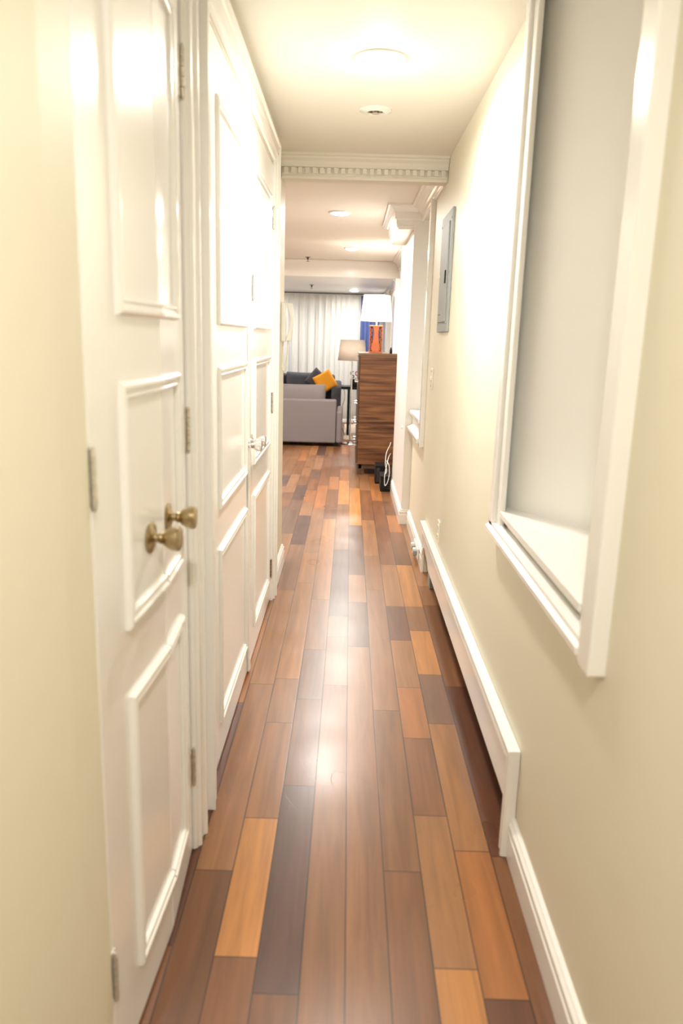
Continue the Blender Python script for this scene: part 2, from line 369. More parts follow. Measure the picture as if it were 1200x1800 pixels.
# left wall
c = MB()
c.prism([(XL, 1.235), (-1.2, 1.235), (-1.2, -1.6), (XL-2.7*T5, -1.6), (XL, 1.11)], 0, CZ)
c.box((-1.2, 1.235, 2.368), (XL, 2.0, CZ))
c.box((-1.2, 2.0, 0), (XL, 2.28, CZ))
c.box((-1.2, 2.28, 2.368), (XL, 4.215, CZ))
c.box((-1.2, 4.215, 0), (XL, 4.98, CZ))
c.box((-1.2, 1.235, 0), (-1.1, 4.3, CZ))
S(c.build('wall_left', M['wall']), 'left hallway wall in beige paint around the closet doors', 'wall')
c = MB(); c.box((-4.6, 4.85, 0), (-1.2, 4.98, CZ)); S(c.build('wall_left.001', M['wall']), 'living room wall turning away left of the hallway mouth', 'wall')
c = MB(); c.box((-4.6, 4.98, 0), (-4.45, 14.6, CZ)); S(c.build('wall_left.002', M['wall']), 'far left beige wall of the living room', 'wall')
c = MB(); c.box((-1.3, -1.75, 0), (1.4, -1.6, CZ)); S(c.build('wall_back', M['wall']), 'beige end wall of the hallway behind the viewer', 'wall')
# far wall with window opening
WX0, WX1, WZ0, WZ1 = -3.2, .30, .55, 2.10; WY = 14.15
c = MB(); c.box((-4.6, WY, 0), (WX0, WY+.15, 2.3)); c.box((WX1, WY, 0), (.7, WY+.15, 2.3)); c.box((WX0, WY, 0), (WX1, WY+.15, WZ0)); c.box((WX0, WY, WZ1), (WX1, WY+.15, 2.3))
S(c.build('wall_far', M['recess']), 'far living room wall around the curtained window', 'wall')
win = MB()
for x in (WX0, -2.0, -1.05, -.95, WX1-.06): win.box((x, WY+.03, WZ0), (x+.06, WY+.09, WZ1))
for z in (WZ0, WZ1-.06, 1.75): win.box((WX0, WY+.03, z), (WX1, WY+.09, z+.05))
wo = win.build('window_1', M['steel']); S(wo, 'grey framed window behind the sheer curtain', 'window')
g = MB(); g.box((WX0, WY+.055, WZ0), (WX1, WY+.061, WZ1)); g.build('pane', M['glass'], wo)

# ------------------------------------------------------------------ trim
def crown_prof(z, d=.125, p=.088):
    return [(0, z-d), (.010, z-d), (.014, z-d+.012), (.010, z-d+.022), (.018, z-d+.026), (.018, z-d+.055), (.030, z-d+.060), (.034, z-.052), (.045, z-.036), (.066, z-.024), (.070, z-.016), (p, z-.013), (p, z), (0, z)]
c = MB(); c.sweep(crown_prof(CZ), [(XR, 4.68), (XL+.005, 4.68)][::-1] if False else [(XL+.005, 4.68), (XR-.002, 4.68)][::-1])
# out is to the left of travel; travelling -X makes left = -Y (towards the hall)
cr = c.build('trim_5', M['ceil']); S(cr, 'cream crown moulding with small dentils across the hallway end', 'crown moulding')
c = MB(); n = 23
for i in range(n):
    x = XL+.03+i*(XR-XL-.06)/(n-1); c.box((x-.0115, 4.641, CZ-.099), (x+.012, 4.664, CZ-.069), .001, 1)
c.build('dentil', M['ceil'], cr)
c = MB(); c.sweep(crown_prof(CZ), [(XR, 4.82), (XR, 6.2), ][::1]); S(c.build('trim_6', M['white']), 'white crown moulding above the small far recess', 'crown moulding')
c = MB(); c.sweep(crown_prof(CZ, .165, .085), [(XR, 6.22), (.345, 6.22), (.345, 7.25), (.62, 7.25)]);
c2 = c.build('trim_7', M['white']); S(c2, 'white stepped crown moulding wrapping the ceiling bulkhead', 'crown moulding')
c = MB(); c.sweep(crown_prof(CZ, .13, .09), [(.62, 7.66), (.62, 10.55)]); S(c.build('trim_8', M['white']), 'white crown moulding along the side wall above the dresser', 'crown moulding')
c = MB(); c.sweep(crown_prof(2.29, .10, .07), [(.62, 10.58), (.62, 14.1)]); S(c.build('trim_9', M['white']), 'white crown moulding under the soffit by the blue curtain', 'crown moulding')

def base_prof(h=.13, t=.018):
    return [(0, 0), (t, 0), (t, h*.62), (t*.55, h*.70), (t*.95, h*.76), (t*.95, h*.84), (t*.5, h*.90), (t*.6, h*.96), (t*.2, h), (0, h)]
def baseb(name, path, lab, h=.13):
    c = MB(); c.sweep(base_prof(h), path); S(c.build(name, M['white'], bevel=0), lab, 'baseboard')
baseb('baseboard_right', [(XR+2.92*T5, -1.6), (XR, 1.32), (XR, 2.0)], 'white moulded baseboard along the near right wall')
baseb('baseboard_right.001', [(XR, 4.88), (XR, 6.2), (.465, 6.2), (.465, 7.64), (.62, 7.64), (.62, 8.45)], 'white baseboard stepping round the white pier')
baseb('baseboard_left', [(XL, 1.235), (XL, 1.11), (XL-2.7*T5, -1.6)], 'white baseboard at the foot of the near left wall')
baseb('baseboard_left.001', [(-4.4, 4.98), (XL, 4.98), (XL, 4.30)], 'white baseboard on the wall stub under the intercom')

# heater cover (raised panel with mitred moulding, open niche under it)
hc = empty('heater_cover', (XR-.0015, 2.0, 0), 0, label='long white baseboard heater cover with moulded top on right wall', cat='heater cover')
Y = 2.88
def YX(l): return l
c = MB()
prof = [(y, z) for y, z in ((.08, .135), (.08, .30), (Y-.001, .30), (Y-.001, 0), (Y-.035, 0), (Y-.038, .12), (Y-.07, .175), (Y-.14, .20), (Y-.24, .195), (Y-.34, .17), (Y-.42, .135))]
c.prism(prof, -.0145, -.001, 'X')
c.build('face_panel', M['white'], hc)
def mould(h=.055, t=.034): return [(0, 0), (0, t*.8), (.004, t), (.014, t), (.018, t*.5), (.032, t*.5), (.037, t*.85), (.046, t*.9), (.052, t*.5), (h-.004, t*.46), (h, 0)]
# moulding as frame in local coords of a right-wall empty
fr = MB(); fr.frame(0, Y, 0, .347, mould(.075), 'TR', 0)
fo = fr.build('moulding', M['white'], hc); fo.rotation_euler = (0, 0, RW); fo.location = (0, Y, 0)
# heater pipe inside the niche
c = MB(); c.tube([(.582, 2.14, .06), (.582, 4.485, .06)], .014, 12); 
for i in range(60): c.box((.566, 2.9+i*.025, .03), (.598, 2.9015+i*.025, .09))
tag(c.build('heating_pipe', M['steel']), 'grey finned heating pipe in the dark gap under the heater cover', 'pipe')
c = MB(); c.box((XR+.004, 4.50, .0), (XR+.06, 4.62, .10), .004); c.box((XR+.006, 4.53, .10), (XR+.04, 4.60, .138), .004)
tag(c.build('heater_valve_box', M['steel']), 'small grey metal box inside the arched cutout of the heater cover', 'valve')

# casing profile for doors
def casing(h=.09, t=.022): return [(0, 0), (0, t), (.010, t), (.016, t*.72), (.028, t*.60), (.05, t*.60), (.056, t*.8), (.066, t*.8), (.072, t*.5), (h-.006, t*.45), (h, t*.2), (h, 0)]
# closet door casing (U frame) - local x from outer near edge
o = MB(); o.frame(0, 4.305-2.185, 0, 2.475, casing(.10, .034), 'LTR', 0)
o = o.build('trim_10', M['white']); o.location = (XL, 2.185, 0); o.rotation_euler = (0, 0, LW); S(o, 'white moulded casing around the double closet doors', 'door casing')
o = MB(); o.frame(-.02, 2.075-1.16, 0, 2.475, casing(.085, .030), 'TR', 0)
o = o.build('trim_11', M['white']); o.location = (XL, 1.16, 0); o.rotation_euler = (0, 0, LW); S(o, 'white moulded casing around the nearest narrow double doors', 'door casing')
o = MB(); o.box((XL, 2.075, 0), (XL+.010, 2.185, 2.47)); S(o.build('trim_12', M['white']), 'narrow white flat board between the two door casings', 'trim board')

# ------------------------------------------------------------------ doors
PM = [(0, 0), (.001, .008), (.006, .0125), (.012, .0125), (.016, .007), (.022, .006), (.026, .0095), (.030, .009), (.033, .003), (.033, 0)]
def hinge_part(parent, x, z0, z1, m=M['hinge'], side=1):
    c = MB(); h = (z1-z0)
    for i in range(5):
        c.lathe([(.0055, z0+h*i/5+.0008), (.0055, z0+h*(i+1)/5-.0008)], (x, -.007, 0), n=12)
    c.lathe([(.003, z0-.006), (.0045, z0)], (x, -.007, 0), n=10); c.lathe([(.0045, z1), (.003, z1+.006)], (x, -.007, 0), n=10)
    c.box((x, -.0022, z0), (x+side*.020, .001, z1))
    return c.build('hinge', m, parent, smooth=True)
def knob_part(parent, x, z, m, sc=1.0):
    c = MB(); c.lathe([(0.001, 0), (.033*sc, 0), (.034*sc, .003), (.030*sc, .006), (.018*sc, .008), (.014*sc, .011)], (x, -.0005, z), (0, -1, 0), 32)
    r = c.build('rosette', m, parent, smooth=True)
    c = MB(); c.lathe([(.010*sc, .006), (.0095*sc, .020), (.013*sc, .024), (.0115*sc, .028), (.018*sc, .034), (.0245*sc, .046), (.0265*sc, .056), (.0262*sc, .063), (.022*sc, .066), (.001, .0665)], (x, 0, z), (0, -1, 0), 32)
    k = c.build('knob', m, r, smooth=True)
    return r
def leaf(name, a, b, label, panels, z1=2.362, th=.034, cat='door'):
    ax, ay = a; bx, by = b; L = math.hypot(bx-ax, by-ay); ang = math.atan2(by-ay, bx-ax)
    root = MB(); root.box((0, 0, .012), (L, th, z1), .0015, 1)
    o = root.build(name, M['white']); o.location = (ax, ay, 0); o.rotation_euler = (0, 0, ang); S(o, label, cat)
    for (x0, x1, zz0, zz1, sides) in panels:
        c = MB(); c.frame(x0, x1, zz0, zz1, PM, sides, 0); c.build('panel_moulding', M['white'], o)
    return o, L
def ends(a, b):  # give leaves a hairline gap at both ends
    return a, b
d1, L1 = leaf('door_1', (-.428, 1.249), (-.409, 1.664), 'nearest narrow white closet door leaf, hinged at the near wall',
              [(.145, .42, 1.53, 2.20, 'LTB'), (.145, .42, .93, 1.41, 'LTB'), (.145, .42, .15, .79, 'LTB')][0:0])
L1v = L1
for z0, z1 in ((1.53, 2.20), (.93, 1.41), (.15, .79)):
    c = MB(); c.frame(.148, L1-.0005, z0, z1, PM, 'BLT', 0); c.build('panel_moulding', M['white'], d1)
for z0 in (.22, 1.21, 2.05): hinge_part(d1, -.004, z0, z0+.10)
knob_part(d1, .315, 1.075, M['brass'], 1.0)
d2, L2 = leaf('door_2', (-.409, 1.668), (-.424, 1.984), 'second narrow white closet door leaf, hinged beside the far casing', [])
for z0, z1 in ((1.53, 2.20), (.93, 1.41), (.15, .79)):
    c = MB(); c.frame(.0005, .195, z0, z1, PM, 'TRB', 0); c.build('panel_moulding', M['white'], d2)
for z0 in (.22, 1.20, 2.05): hinge_part(d2, L2+.003, z0, z0+.11, side=-1)
knob_part(d2, .045, 1.085, M['brass'], 1.0)
PZ = ((1.53, 2.20), (.93, 1.40), (.15, .79))
d3, L3 = leaf('door_3', (-.424, 2.284), (-.424, 3.222), 'wide white three-panel closet door leaf in the middle of the left side',
              [(.195, .865, a, b, 'LTRB') for a, b in PZ])
d4, L4 = leaf('door_4', (-.424, 3.226), (-.424, 4.206), 'wide white three-panel closet door leaf nearest the living room',
              [(.18, .85, a, b, 'LTRB') for a, b in PZ])
c = MB(); c.box((-.022, -.010, .012), (.03, -.0005, 2.355), .003); c.build('astragal', M['white'], d4)
knob_part(d3, .895, 1.05, M['chrome'], .92); knob_part(d4, .10, 1.05, M['chrome'], .92)
for z0 in (.145, 1.095, 2.05): hinge_part(d4, L4-.004, z0, z0+.105, M['chrome'], side=-1)
c = MB(); c.box((.055, -.004, 1.645), (.085, 0, 1.745), .001, 1); c.box((.062, -.012, 1.66), (.078, -.003, 1.70), .003); c.tube([(.07, -.010, 1.64), (.07, -.010, 1.75)], .004)
c.build('surface_bolt', M['chrome'], d4)

# ------------------------------------------------------------------ near recess casing and sill
c = MB()
z0 = .85
def rw_casing(mb, ya, yb, z0, z1, t=.034, far=False):
    mb.box((XR-t, ya, z0), (XR+.002, yb, z1), .003)
c.box((XR-.036, 1.42, .852), (XR+.002, 1.495, CZ-.004), .003)
c.box((XR-.022, 1.495, .87), (XR+.03, 1.535, CZ-.004), .006)
c.box((XR-.012, 1.535, .90), (XR+.03, 1.575, CZ-.004), .006)
c.box((XR-.030, 2.528, .885), (XR+.002, 2.585, CZ-.004), .005)
c.box((XR-.016, 2.475, .90), (XR+.003, 2.53, CZ-.004), .006)
S(c.build('trim_13', M['white'], bevel=0), 'white upright casing boards framing the large near recess', 'casing')
c = MB()
c.prism([(XR+.001, .85), (XR-.018, .85), (XR-.026, .862), (XR-.040, .868), (XR-.040, .882), (XR-.030, .888), (XR-.030, .900), (XR-.006, .905), (XR+.001, .905)], 1.495, 2.585, 'Y')
S(c.build('trim_14', M['white']), 'white projecting moulding under the large near recess sill', 'moulding')
c = MB(); c.prism([(XR-.016, 1.575), (XR-.016, 2.474), (.531, 2.50), (.54, 2.57), (1.04, 1.835), (1.04, 1.575)], .933, .955); c.prism([(XR+.010, 1.575), (XR+.010, 2.455), (.56, 2.455), (.56, 1.575)], .90, .933)
S(c.build('trim_15', M['white'], bevel=.003), 'white triangular sill board inside the large near recess', 'sill')
# far recess
c = MB()
c.box((XR-.030, 5.27, .775), (XR+.002, 5.35, 2.40), .004); c.box((XR-.014, 5.35, .80), (XR+.02, 5.42, 2.40), .006)
S(c.build('trim_16', M['white']), 'white upright casing beside the small far recess', 'casing')
c = MB()
c.prism([(XR+.001, .775), (XR-.016, .775), (XR-.024, .79), (XR-.046, .80), (XR-.046, .82), (XR-.01, .84), (XR+.001, .84)], 5.35, 6.196, 'Y')
S(c.build('trim_17', M['white']), 'white projecting moulding under the small far recess sill', 'moulding')
c = MB(); c.box((XR-.035, 5.42, .925), (.95, 6.198, .955), .004); c.box((XR-.008, 5.42, .84), (XR+.02, 6.198, .925))
S(c.build('trim_18', M['white']), 'white sill board of the small far recess', 'sill')

# ------------------------------------------------------------------ ceiling lights
def downlight(x, y, z, watts, label, group=None, r=.098, hall=False):
    dp = 1.9 if hall else 1.0
    t = empty('ceiling_light', (x, y, z), 0, label=label, cat='ceiling light')
    if group: t['group'] = group
    c = MB(); c.lathe([(r*.80, -.001), (r*.98, -.001), (r, -.004), (r*.97, -.008), (r*.83, -.011), (r*.79, -.008), (r*.79, -.001)], (0, 0, 0), n=48, caps=False); c.build('trim_ring', M['wplastic'], t, smooth=True)
    c = MB(); c.lathe([(r*.80, -.003), (r*.74, -.012*dp), (r*.6, -.019*dp), (r*.35, -.024*dp), (.001, -.026*dp)], (0, 0, 0), n=40); c.build('lens', M['bulb_hall' if hall else 'bulb'], t, smooth=True)
    ld = bpy.data.lights.new('lamp_light', 'AREA'); ld.shape = 'DISK'; ld.size = r*1.5; ld.energy = watts; ld.color = LAMP_COL; ld.spread = math.radians(175)
    lo = bpy.data.objects.new('lamp_light', ld); COL.objects.link(lo); lo.location = (0, 0, -.004-.026*dp); lo.parent = t
    return t
downlight(.08, 3.11, CZ, HALL_W, 'bright round recessed light in the hallway ceiling', hall=True)
downlight(.04, .03, CZ, HALL_W, 'round recessed hallway ceiling light overhead at the viewer', hall=True)
downlight(-.114, 6.65, CZ, LIVING_W, 'round recessed ceiling light just past the dentil crown')
downlight(-.016, 9.16, CZ, LIVING_W, 'round recessed ceiling light farther in, above the walnut dresser end', r=.09)
downlight(.04, 13.2, 2.29, LIVING_W*.6, 'round recessed light in the soffit by the blue curtain')
for x, y, z, l in ((-2.2, 6.65, CZ, 'left of the hallway mouth'), (-2.2, 9.2, CZ, 'over the left of the living room'), (-1.6, 13.2, 2.29, 'in the soffit before the sheer curtain'), (-3.4, 11.0, 2.29, 'in the soffit at the far left')):  # added lamps out of view, put in to brighten the living room
    downlight(x, y, z, LIVING_W*(.6 if z < 2.4 else 1), 'added unseen living room ceiling light '+l)

# concealed sprinkler / vent disc in the hallway ceiling
t = empty('ceiling_sprinkler', (.083, 3.765, CZ), 0, label='small round white sprinkler rosette with brown centre behind the hallway light', cat='sprinkler')
c = MB(); c.lathe([(.036, -.002), (.040, -.012), (.060, -.010), (.073, -.004), (.074, 0), (.036, 0)], n=40, caps=False); c.build('rosette', M['wplastic'], t, smooth=True)
c = MB(); c.lathe([(.001, -.001), (.037, -.001), (.037, -.004), (.001, -.004)], n=30); c.build('cup', M['cup_brown'], t)
c = MB(); c.lathe([(.008, -.003), (.008, -.012), (.016, -.013), (.016, -.015), (.001, -.015)], n=20)
for k in range(3):
    a = k*2*PI/3; c.box((.02*math.cos(a)-.004, .02*math.sin(a)-.004, -.011), (.02*math.cos(a)+.004, .02*math.sin(a)+.004, -.003))
c.build('deflector', M['hinge'], t)
def sprinkler(x, y, z, lab):
    c = MB(); c.lathe([(.035, 0), (.035, -.004), (.012, -.008), (.012, -.03), (.004, -.032), (.004, -.05), (.022, -.052), (.022, -.055), (.001, -.056)], (x, y, z), n=20)
    tag(c.build('sprinkler_head', M['dsteel'], smooth=True), lab, 'sprinkler')
sprinkler(-.58, 10.30, CZ, 'small dark sprinkler head hanging in front of the soffit face')
sprinkler(-.62, 12.2, 2.29, 'small dark sprinkler head under the soffit near the window')

# ------------------------------------------------------------------ wall things
# electrical panel on right wall
t = empty('electrical_panel', (XR, 4.71, 1.55), RW, label='grey metal electrical panel on the right wall above the light switch', cat='electrical panel')
W, H = .47, .64
c = MB(); c.box((0, -.014, 0), (W, 0, H), .004); c.build('cover_plate', M['steel'], t)
c = MB(); c.box((.07, -.021, .055), (W-.07, -.013, H-.06), .003); dd = c.build('access_door', M['steel'], t)
c = MB(); c.box((W-.125, -.027, .26), (W-.10, -.020, .33), .003); c.build('latch', M['black'], dd)
c = MB(); c.box((.08, -.0225, .095), (.20, -.0205, .101)); c.build('finger_notch', M['dsteel'], dd)
for x, z in ((.025, .05), (W-.025, .05), (.025, H-.05), (W-.025, H-.05), (.025, H/2), (W-.025, H/2)):
    c = MB(); c.lathe([(.007, 0), (.007, .003), (.004, .0045)], (x, -.013, z), (0, -1, 0), 14); c.build('screw', M['chrome'], t)
# switch
t = empty('light_switch', (XR, 4.98, 1.20), RW, label='cream double toggle switch plate below the grey electrical panel', cat='light switch')
c = MB(); c.box((0, -.007, 0), (.10, 0, .13), .004); c.build('wall_plate', M['plastic'], t)
for x in (.03, .07):
    c = MB(); c.box((x-.006, -.018, .052), (x+.006, -.006, .078), .003); c.build('toggle', M['plastic'], t)
for x in (.03, .07):
    for z in (.018, .112):
        c = MB(); c.lathe([(.004, 0), (.004, .002)], (x, -.0065, z), (0, -1, 0), 10); c.build('screw', M['brass'], t)
# outlet
t = empty('wall_outlet', (XR, 4.19, .395), RW, label='cream duplex outlet plate just above the heater cover', cat='outlet')
c = MB(); c.box((0, -.007, 0), (.075, 0, .125), .003); c.build('wall_plate', M['plastic'], t)
for z in (.035, .09):
    c = MB(); c.lathe([(.016, 0), (.016, .004), (.001, .004)], (.0375, -.006, z), (0, -1, 0), 20); s = c.build('socket', M['plastic'], t)
    c = MB(); c.box((.030, -.0106, z-.003), (.032, -.0098, z+.006)); c.box((.043, -.0106, z-.003), (.045, -.0098, z+.006)); c.build('slot', M['black'], s)
# plugs on baseboard beyond heater cover
t = empty('baseboard_outlet', (XR-.018, 5.32, .035), RW, label='white outlet block with plugs on the baseboard past the heater cover', cat='outlet')
c = MB(); c.box((0, -.012, 0), (.30, 0, .075), .004); c.build('housing', M['wplastic'], t)
for x in (.05, .12, .19, .25):
    c = MB(); c.box((x-.018, -.035, .018), (x+.018, -.011, .055), .006); c.build('plug', M['steel'] if x in (.12, .25) else M['wplastic'], t)
# small button on pier
c = MB(); c.lathe([(.011, 0), (.011, .006), (.008, .010), (.001, .011)], (.465, 6.49, .776), (-1, 0, 0), 20)
tag(c.build('door_bumper', M['wplastic'], smooth=True), 'tiny round white knob on the side of the white pier', 'bumper')
# intercom phone on left wall
t = empty('intercom_phone', (XL, 4.76, 1.45), LW, label='white wall intercom phone with handset at the end of the left wall', cat='phone')
c = MB(); c.box((0, -.028, .02), (.10, 0, .25), .008); c.build('base', M['wplastic'], t)
hp = [(.05, -.028, .255), (.05, -.050, .262), (.05, -.060, .235), (.05, -.066, .20), (.05, -.069, .14), (.05, -.066, .08), (.05, -.058, .045), (.05, -.045, .02), (.05, -.028, .02)]
c = MB(); pts = smoothpts([(.045, -.046, .25), (.045, -.058, .20), (.045, -.062, .14), (.045, -.056, .08), (.045, -.044, .025)], 6)
for i in range(len(pts)-1): pass
bmv = c
prof = []
for i, p in enumerate(pts):
    u = i/(len(pts)-1); th = .010+.010*abs(2*u-1)**2
    prof.append((p, th))
rings = []
for p, th in prof:
    ring = [c.bm.verts.new((p.x+sx*.022, p.y+sy*th, p.z)) for sx, sy in ((-1, -1), (1, -1), (1, 1), (-1, 1))]
    rings.append(ring)
for a, b in zip(rings, rings[1:]):
    for k in range(4): c.bm.faces.new([a[k], a[(k+1) % 4], b[(k+1) % 4], b[k]])
c.bm.faces.new(rings[0]); c.bm.faces.new(rings[-1][::-1])
c.build('handset', M['wplastic'], t, bevel=.005)
c = MB(); c.tube(smoothpts([(.05, -.040, .03), (.052, -.038, -.03), (.052, -.034, -.10), (.052, -.026, -.145), (.055, -.012, -.15), (.056, -.008, -.10), (.055, -.010, .0), (.055, -.010, .025)], 8), .0042)
c.build('cord', M['plastic'], t, smooth=True)

# ------------------------------------------------------------------ dresser
DX0, DX1, DY0, DY1 = .105, .535, 8.50, 9.50
t = empty('dresser', (DX0, DY0, 0), 0, label='tall walnut dresser standing side-on with chrome drawer handles', cat='dresser')
w_, d_ = DX1-DX0, DY1-DY0
c = MB(); c.box((.012, 0, .12), (w_, d_, 1.325), .002, 1); c.build('cabinet', M['walnut'], t)
c = MB(); c.box((-.008, -.006, 1.325), (w_+.004, d_+.006, 1.35), .002, 1); c.build('top', M['dwalnut_top'], t)
c = MB(); c.box((.03, .02, .07), (w_-.05, d_-.02, .12)); c.build('base_rail', M['dwalnut'], t)
for x, y in ((.02, .02), (w_-.06, .02), (.02, d_-.06), (w_-.06, d_-.06)):
    c = MB(); c.prism([(x, y), (x+.04, y), (x+.04, y+.04), (x, y+.04)], 0, .12); c.build('leg', M['dwalnut'], t)
nd = 5; dh = (1.315-.13)/nd
for i in range(nd):
    z = .13+i*dh
    for half in (0, 1):
        y0 = .008+half*(d_/2-.002)
        c = MB(); c.box((-.008, y0, z), (.011, y0+d_/2-.012, z+dh-.010), .002, 1); dr = c.build('drawer', M['dwalnut'], t)
        c = MB(); ym = y0+d_/4; zz = z+dh-.045
        c.tube([(-.008, ym-.14, zz), (-.036, ym-.14, zz), (-.038, ym-.13, zz), (-.038, ym+.13, zz), (-.036, ym+.14, zz), (-.008, ym+.14, zz)], .006); c.build('handle', M['chrome'], dr, smooth=True)

# table lamp on dresser: square tapered shade turned corner-on, carved terracotta body
LX, LY, LZ = .282, 8.72, 1.35
t = empty('table_lamp', (LX, LY, LZ), 0, label='terracotta carved table lamp with lit white shade on the walnut dresser', cat='table lamp')
c = MB(); c.box((-.075, -.055, 0), (.075, .055, .018), .004); c.build('base', M['terra'], t)
# bottle-shaped centre panel
pr = []
for z, hw in ((.018, .040), (.04, .046), (.07, .048), (.10, .042), (.13, .034), (.16, .028), (.20, .025), (.24, .026), (.27, .030), (.295, .034)):
    pr.append((hw, z))
poly = [(a, b) for a, b in pr]+[(-a, b) for a, b in reversed(pr)]
c = MB(); c.prism(poly, -.045, .045, 'Y'); c.build('body', M['terra'], t, bevel=.006)
# openwork side panels with curled pieces
for s_ in (-1, 1):
    c = MB(); c.box((s_*.036 if s_ > 0 else -.070, -.036, .018), (.070 if s_ > 0 else -.036, .036, .285), .004); c.build('cutout_shade_panel', M['dterra'], t)  # dark panels paint in the shade inside the carved cutouts
    c = MB()
    x = s_*.058
    for zc, rr in ((.05, .020), (.10, .017), (.145, .022), (.20, .018), (.245, .022)):
        for k in range(0, 12):
            a0 = 2*PI*k/12; a1 = a0+2*PI/12
            if k in (2, 9): continue
            c.tube([(x+s_*.0+rr*.55*math.cos(a0), -.040, zc+rr*math.sin(a0)), (x+rr*.55*math.cos(a1), -.040, zc+rr*math.sin(a1))], .0045, 6)
    c.box((s_*.066-.004, -.044, .018), (s_*.066+.004, .044, .285), .002)
    c.build('carved_side', M['terra'] if s_ < 0 else M['terra'], t)
c = MB(); c.box((-.074, -.050, .285), (.074, .050, .30), .004); c.build('cap', M['terra'], t)
c = MB(); c.lathe([(.012, .30), (.012, .375), (.020, .38), (.020, .42)], n=16); c.build('neck', M['chrome'], t, smooth=True)
c = MB(); c.lathe([(.004, .42), (.020, .44), (.03, .47), (.02, .50), (.004, .505)], n=20); c.build('bulb', M['bulb'], t, smooth=True)
c = MB(); z0_, z1_ = .345, .625
ang = math.radians(-24); V = []
for z, hw in ((z0_, .118), (z1_, .098)):
    V.append([Vector((hw*(a*math.cos(ang)-b*math.sin(ang)), hw*(a*math.sin(ang)+b*math.cos(ang)), z)) for a, b in ((-1, -1), (1, -1), (1, 1), (-1, 1))])
vv = [[c.bm.verts.new(p) for p in r] for r in V]
for k in range(4): c.bm.faces.new([vv[0][k], vv[0][(k+1) % 4], vv[1][(k+1) % 4], vv[1][k]])
so = c.build('lamp_shade', M['shade'], t); so.modifiers.new('s', 'SOLIDIFY').thickness = .002
pl = bpy.data.lights.new('lamp_light', 'POINT'); pl.energy = LAMP_W; pl.color = (1, .93, .82); pl.shadow_soft_size = .03
po = bpy.data.objects.new('lamp_light', pl); COL.objects.link(po); po.location = (-.035, -.045, .50); po.parent = t
so.scale = (1.14, 1.14, 1)
# small bottle on dresser
c = MB(); c.lathe([(.012, 0), (.014, .004), (.014, .04), (.008, .05), (.008, .065), (.001, .066)], (.452, 8.62, 1.35), n=20)
tag(c.build('small_bottle', M['black'], smooth=True), 'tiny dark bottle at the right end of the dresser top', 'bottle')

# ------------------------------------------------------------------ floor lamp
t = empty('floor_lamp', (.035, 11.05, 0), 0, label='chrome floor lamp with grey drum shade beside the sofa', cat='floor lamp')
c = MB(); c.lathe([(.001, 0), (.125, 0), (.128, .008), (.122, .018), (.03, .024), (.012, .04)], n=40); c.build('base', M['chrome'], t, smooth=True)
c = MB(); c.tube([(0, 0, .02), (0, 0, 1.20)], .011, 14); c.build('pole', M['chrome'], t, smooth=True)
c = MB(); c.lathe([(.004, 1.20), (.02, 1.22), (.03, 1.26), (.02, 1.30), (.004, 1.31)], n=20); c.build('bulb', M['bulb'], t, smooth=True)
c = MB(); c.lathe([(.205, 1.195), (.170, 1.485)], n=48, caps=False); s_ = c.build('lamp_shade', M['shade_grey'], t, smooth=True); s_.modifiers.new('s', 'SOLIDIFY').thickness = .003
pl = bpy.data.lights.new('lamp_light', 'POINT'); pl.energy = LAMP_W*.8; pl.color = (1, .9, .75); pl.shadow_soft_size = .03
po = bpy.data.objects.new('lamp_light', pl); COL.objects.link(po); po.location = (0, 0, 1.33); po.parent = t

# ------------------------------------------------------------------ side table and its things
t = empty('side_table', (-.02, 12.0, .010), 0, label='small black side table behind the floor lamp pole', cat='side table')
c = MB(); c.box((-.10, 0, .715), (.28, .40, .76), .004); c.build('tabletop', M['black'], t)
for x, y in ((.0, .0), (.24, .0), (.0, .36), (.24, .36)):
    c = MB(); c.box((x, y, 0), (x+.04, y+.04, .715), .002); c.build('leg', M['black'], t)
c = MB(); c.box((-.08, .02, .20), (.27, .38, .22)); c.build('lower_shelf', M['wplastic'], t)
c = MB(); c.box((.02, 12.06, .771), (.16, 12.16, .885), .006); tag(c.build('black_box', M['black']), 'small black box on the black side table', 'box')
for x, m_, l in ((.045, 'dterra', 'dark scrolled ornament standing left on the black box'), (.12, 'red', 'red scrolled ornament standing right on the black box')):
    c = MB(); c.tube(smoothpts([(x-.02, 12.1, .896), (x+.02, 12.1, .905), (x+.022, 12.1, .935), (x-.018, 12.1, .95), (x-.018, 12.1, .99), (x+.02, 12.1, 1.0)], 6), .009)
    tag(c.build('ornament', M[m_], smooth=True), l, 'ornament')
c = MB(); c.box((-.06, 11.5, .001), (.52, 13.6, .010), .003); tag(c.build('area_rug', M['rug']), 'pale pinkish rug on the floor beyond the sofa', 'rug')
c = MB(); c.tube(smoothpts([(-.08, 11.97, .755), (-.06, 11.96, .60), (-.10, 11.95, .45), (-.12, 11.95, .25), (-.05, 11.96, .016)], 6), .004)
tag(c.build('lamp_cable', M['black'], smooth=True), 'thin black cable hanging under the black side table', 'cable')

